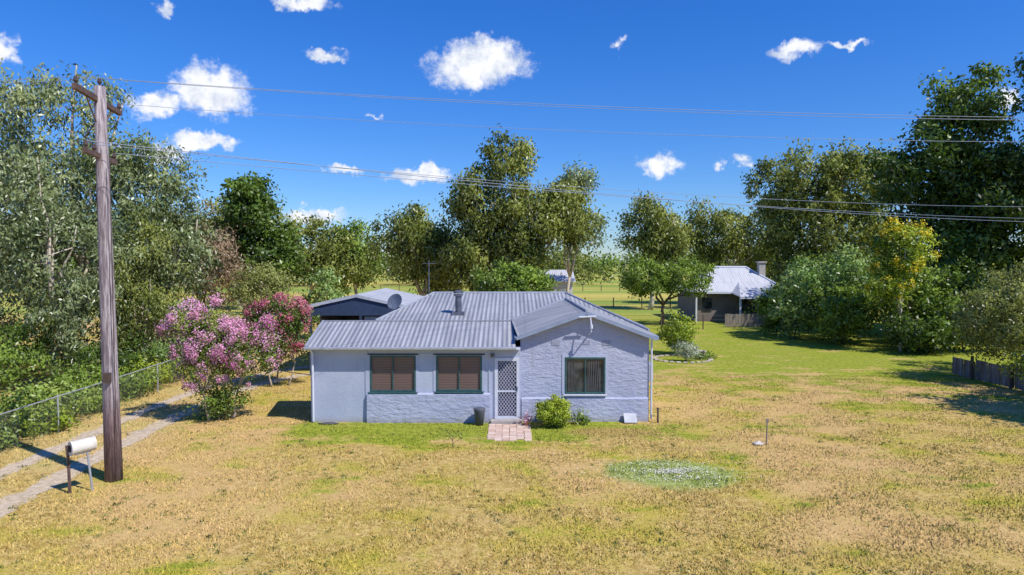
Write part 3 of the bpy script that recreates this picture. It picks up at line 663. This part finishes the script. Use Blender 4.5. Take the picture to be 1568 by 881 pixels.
for (x,y,r,h,lm) in [(20.8,50,2.2,6.0,'light'),(24,49,2.6,7.0,'light'),(22.6,46.5,2.2,4.4,'mid'),(26.6,46,2.6,5.4,'mid'),(20.6,53,1.5,4.2,'mid'),(25,54,3,6.5,'mid'),(25.2,42,1.8,2.6,'dark'),(31,49,4,6,'dark'),(28.5,43,2,4,'mid')]:
    shrub('hedge_shrub',x,y,r,r,h,lm,int(34*r),100,.24,.065,.6)
tree('silky_oak_tree',24.6,43,[(0,0,6.4,1.5,1.3,1.8),(-.8,0,4.4,1.3,1.2,1.4)],80,85,.24,.05,'lime',tr=.12,cr=.55,blossom=('yellow',60,45,.13),droop=.2)
tree('pepper_tree',23.6,31.6,[(-.6,0,3.1,1.9,2.0,1.7),(1.4,0,4.0,2.2,2.2,2)],190,110,.18,.038,'olive',tr=.14,cr=.55,droop=.8,bark=bark_dark,hang=.4)
tree('added_shadow_tree',24.6,22.8,[(0,0,6.8,2.8,3.0,2.2),(.6,.5,4.8,2.2,2.4,1.6)],130,90,.3,.09,'mid',tr=.22,cr=.8,droop=.5,bark=bark_dark)  # unseen tree right of the view, added to cast shadow on the lawn
shrub('shrub',22.6,28.6,1.2,1.4,2.6,'lime',50,100,.14,.04,.45)
shrub('shrub',26,35,2.6,2.4,5.6,'olive',70,100,.2,.045,.6)
shrub('lemon_shrub',10.1,41.5,1.2,1.1,2.5,'lime',42,90,.14,.045,.4)
shrub('silver_shrub',9.9,38.6,.75,.6,1.1,'silver',24,90,.12,.02,.28)
shrub('ground_plant',11.2,39.6,.8,.5,.4,'mid',16,60,.1,.03,.2)
shrub('round_bush',1.4,23.35,.64,.5,1.0,'lime',85,130,.06,.024,.17)
V,t=clumps_to_leaves(np.array([[2.25,23.6,.14],[2.5,23.7,.12],[2.6,23.6,.1],[2.35,23.7,.3]]),np.array([.22,.16,.16,.2]),60,.16,.02,-1.2)
link(fast_mesh('strappy_plant',V,4,t),'strappy_plant',LM['mid'])
b=MB(); b.tube([(-1.8,20.6,0),(-1.8,20.6,.4)],.01,5)
for a in range(5): b.tube([(-1.8,20.6,.15+.05*a),(-1.8+.25*math.cos(a*2.2),20.6+.25*math.sin(a*2.2),.32+.05*a)],.006,4)
Sp=empty('sapling',(-1.8,20.6,0)); b.obj('stem',bark_dark,Sp)
V,t=clumps_to_leaves(np.array([[-1.8+.22*math.cos(a*2.2),20.6+.22*math.sin(a*2.2),.32+.04*a] for a in range(5)]),np.full(5,.1),9,.09,.022,0); link(fast_mesh('leaves',V,4,t),'leaves',LM['mid'],Sp)
# distant tree line
n_=900; xs_=R.uniform(-420,520,n_); ys_=R.uniform(260,430,n_); hh=(3+5*np.abs(np.sin(xs_*.03)+.4*np.sin(xs_*.11)))*R.uniform(.3,1,n_)
V,t=clumps_to_leaves(np.stack([xs_,ys_,hh],1),np.full(n_,4.5),55,1.6,.5,.3); V[:,2]=np.maximum(V[:,2],0)
link(fast_mesh('distant_trees',V,4,t),'distant_trees',LM['mid'])
n_=420; grp=R.uniform(-70,110,26); gi=R.integers(0,26,n_); xs_=grp[gi]+R.normal(size=n_)*3.5; ys_=150+(gi*37%60)+R.normal(size=n_)*3; hh=R.uniform(1.5,8.5,n_)
V,t=clumps_to_leaves(np.stack([xs_,ys_,hh],1),np.full(n_,2.2),70,.8,.22,.4); V[:,2]=np.maximum(V[:,2],0)
link(fast_mesh('paddock_tree_belt',V,4,t),'paddock_tree_belt',LM['gum2'])

# ---------------------------------------------------------------- LIGHT & SKY
sv=Vector((.52,-.37,.78)).normalized()
sun=bpy.data.lights.new('sun','SUN'); sun.energy=5.0; sun.angle=math.radians(.5); sun.color=(1,.95,.87)
so=bpy.data.objects.new('sun',sun); C.objects.link(so); so.rotation_euler=sv.to_track_quat('Z','Y').to_euler(); so.location=(20,-20,40)
W=bpy.data.worlds.new('World'); bpy.context.scene.world=W; W.use_nodes=True; n=N(W.node_tree); bg=W.node_tree.nodes['Background']
sky=n.new('ShaderNodeTexSky'); sky.sky_type='NISHITA'; sky.sun_disc=False; sky.sun_elevation=math.asin(sv.z); sky.sun_rotation=math.atan2(sv.x,sv.y)
sky.air_density=1.0; sky.dust_density=.1; sky.ozone_density=3.; sky.altitude=200
d=n.new('ShaderNodeTexCoord').outputs['Generated']; s=n.sep(d)
el0=n.M('ARCSINE',s[2]); az0=n.M('ARCTAN2',s[0],s[1])
hs=n.new('ShaderNodeHueSaturation'); hs.inputs['Saturation'].default_value=1.3; hs.inputs['Value'].default_value=1.0; n.put(hs.inputs['Color'],sky.outputs[0])
skyc=n.mix(1.,hs.outputs[0],n.mix(n.ss(el0,-.08,.42),(.62,.78,1.15),(.55,.92,1.46)),'MULTIPLY')
cb=n.new('ShaderNodeCombineXYZ'); n.put(cb.inputs[0],az0); n.put(cb.inputs[1],el0); uv=cb.outputs[0]
w1=n.noise(uv,16,2,.6,'Color'); w2=n.noise(uv,60,3,.6,'Color')
wv=n.V('ADD',uv,n.V('MULTIPLY',n.V('SUBTRACT',w1,(.5,.5,.5)),(.06,.04,0))); wv=n.V('ADD',wv,n.V('MULTIPLY',n.V('SUBTRACT',w2,(.5,.5,.5)),(.04,.03,0)))
wv=n.V('MULTIPLY',wv,(1,1,0))
clouds=[(735,100,92,42),(325,140,74,44),(242,160,50,26),(308,218,62,19),(10,85,40,26),(465,6,50,16),(255,20,24,11),(500,87,36,12),(645,268,60,18),(530,260,26,9),(1008,258,38,20),(1135,242,28,13),(1215,80,44,17),(1288,72,34,8),(947,70,13,9),(480,330,60,16),(250,236,48,16),(1530,152,36,18),(575,184,14,7),(1095,247,15,9)]
best=None
for (cx,cy,rx,ry) in clouds:
    u=(cx-784)/1046; v=(400-cy)/1046; az=math.atan(u); el=math.atan(v*math.cos(az)); k=math.cos(az)
    q=n.V('MULTIPLY',n.V('SUBTRACT',wv,(az,el,0)),(1046/rx/k/k,1046/ry/k,0))
    ln=n.M('SUBTRACT',1,n.V('LENGTH',q,out=1)); ln=n.M('MULTIPLY',ln,min(1,.35+rx/90))
    best=ln if best is None else n.M('MAXIMUM',best,ln)
den=n.M('ADD',best,n.M('MULTIPLY',n.M('SUBTRACT',n.noise(uv,45,5,.72),.5),1.0))
cm=n.ss(den,0.,.55); shade=n.ss(n.noise(n.V('ADD',uv,(0,.01,0)),26,4,.65),.4,.68)
cc=n.mix(shade,(8.8,8.9,9.2),(5.4,6.1,7.5))
fin=n.mix(cm,skyc,cc); n.put(bg.inputs[0],fin); bg.inputs[1].default_value=.115

# ---------------------------------------------------------------- CAMERA
cam=bpy.data.cameras.new('camera'); co=bpy.data.objects.new('camera',cam); C.objects.link(co)
cam.lens=24; cam.sensor_width=36; cam.clip_end=6000; cam.clip_start=.1
co.location=(0,0,5.7); co.rotation_euler=(math.radians(90-2.2),0,0)
sc=bpy.context.scene; sc.camera=co; sc.view_settings.view_transform='Standard'; sc.view_settings.look='None'; sc.view_settings.exposure=0
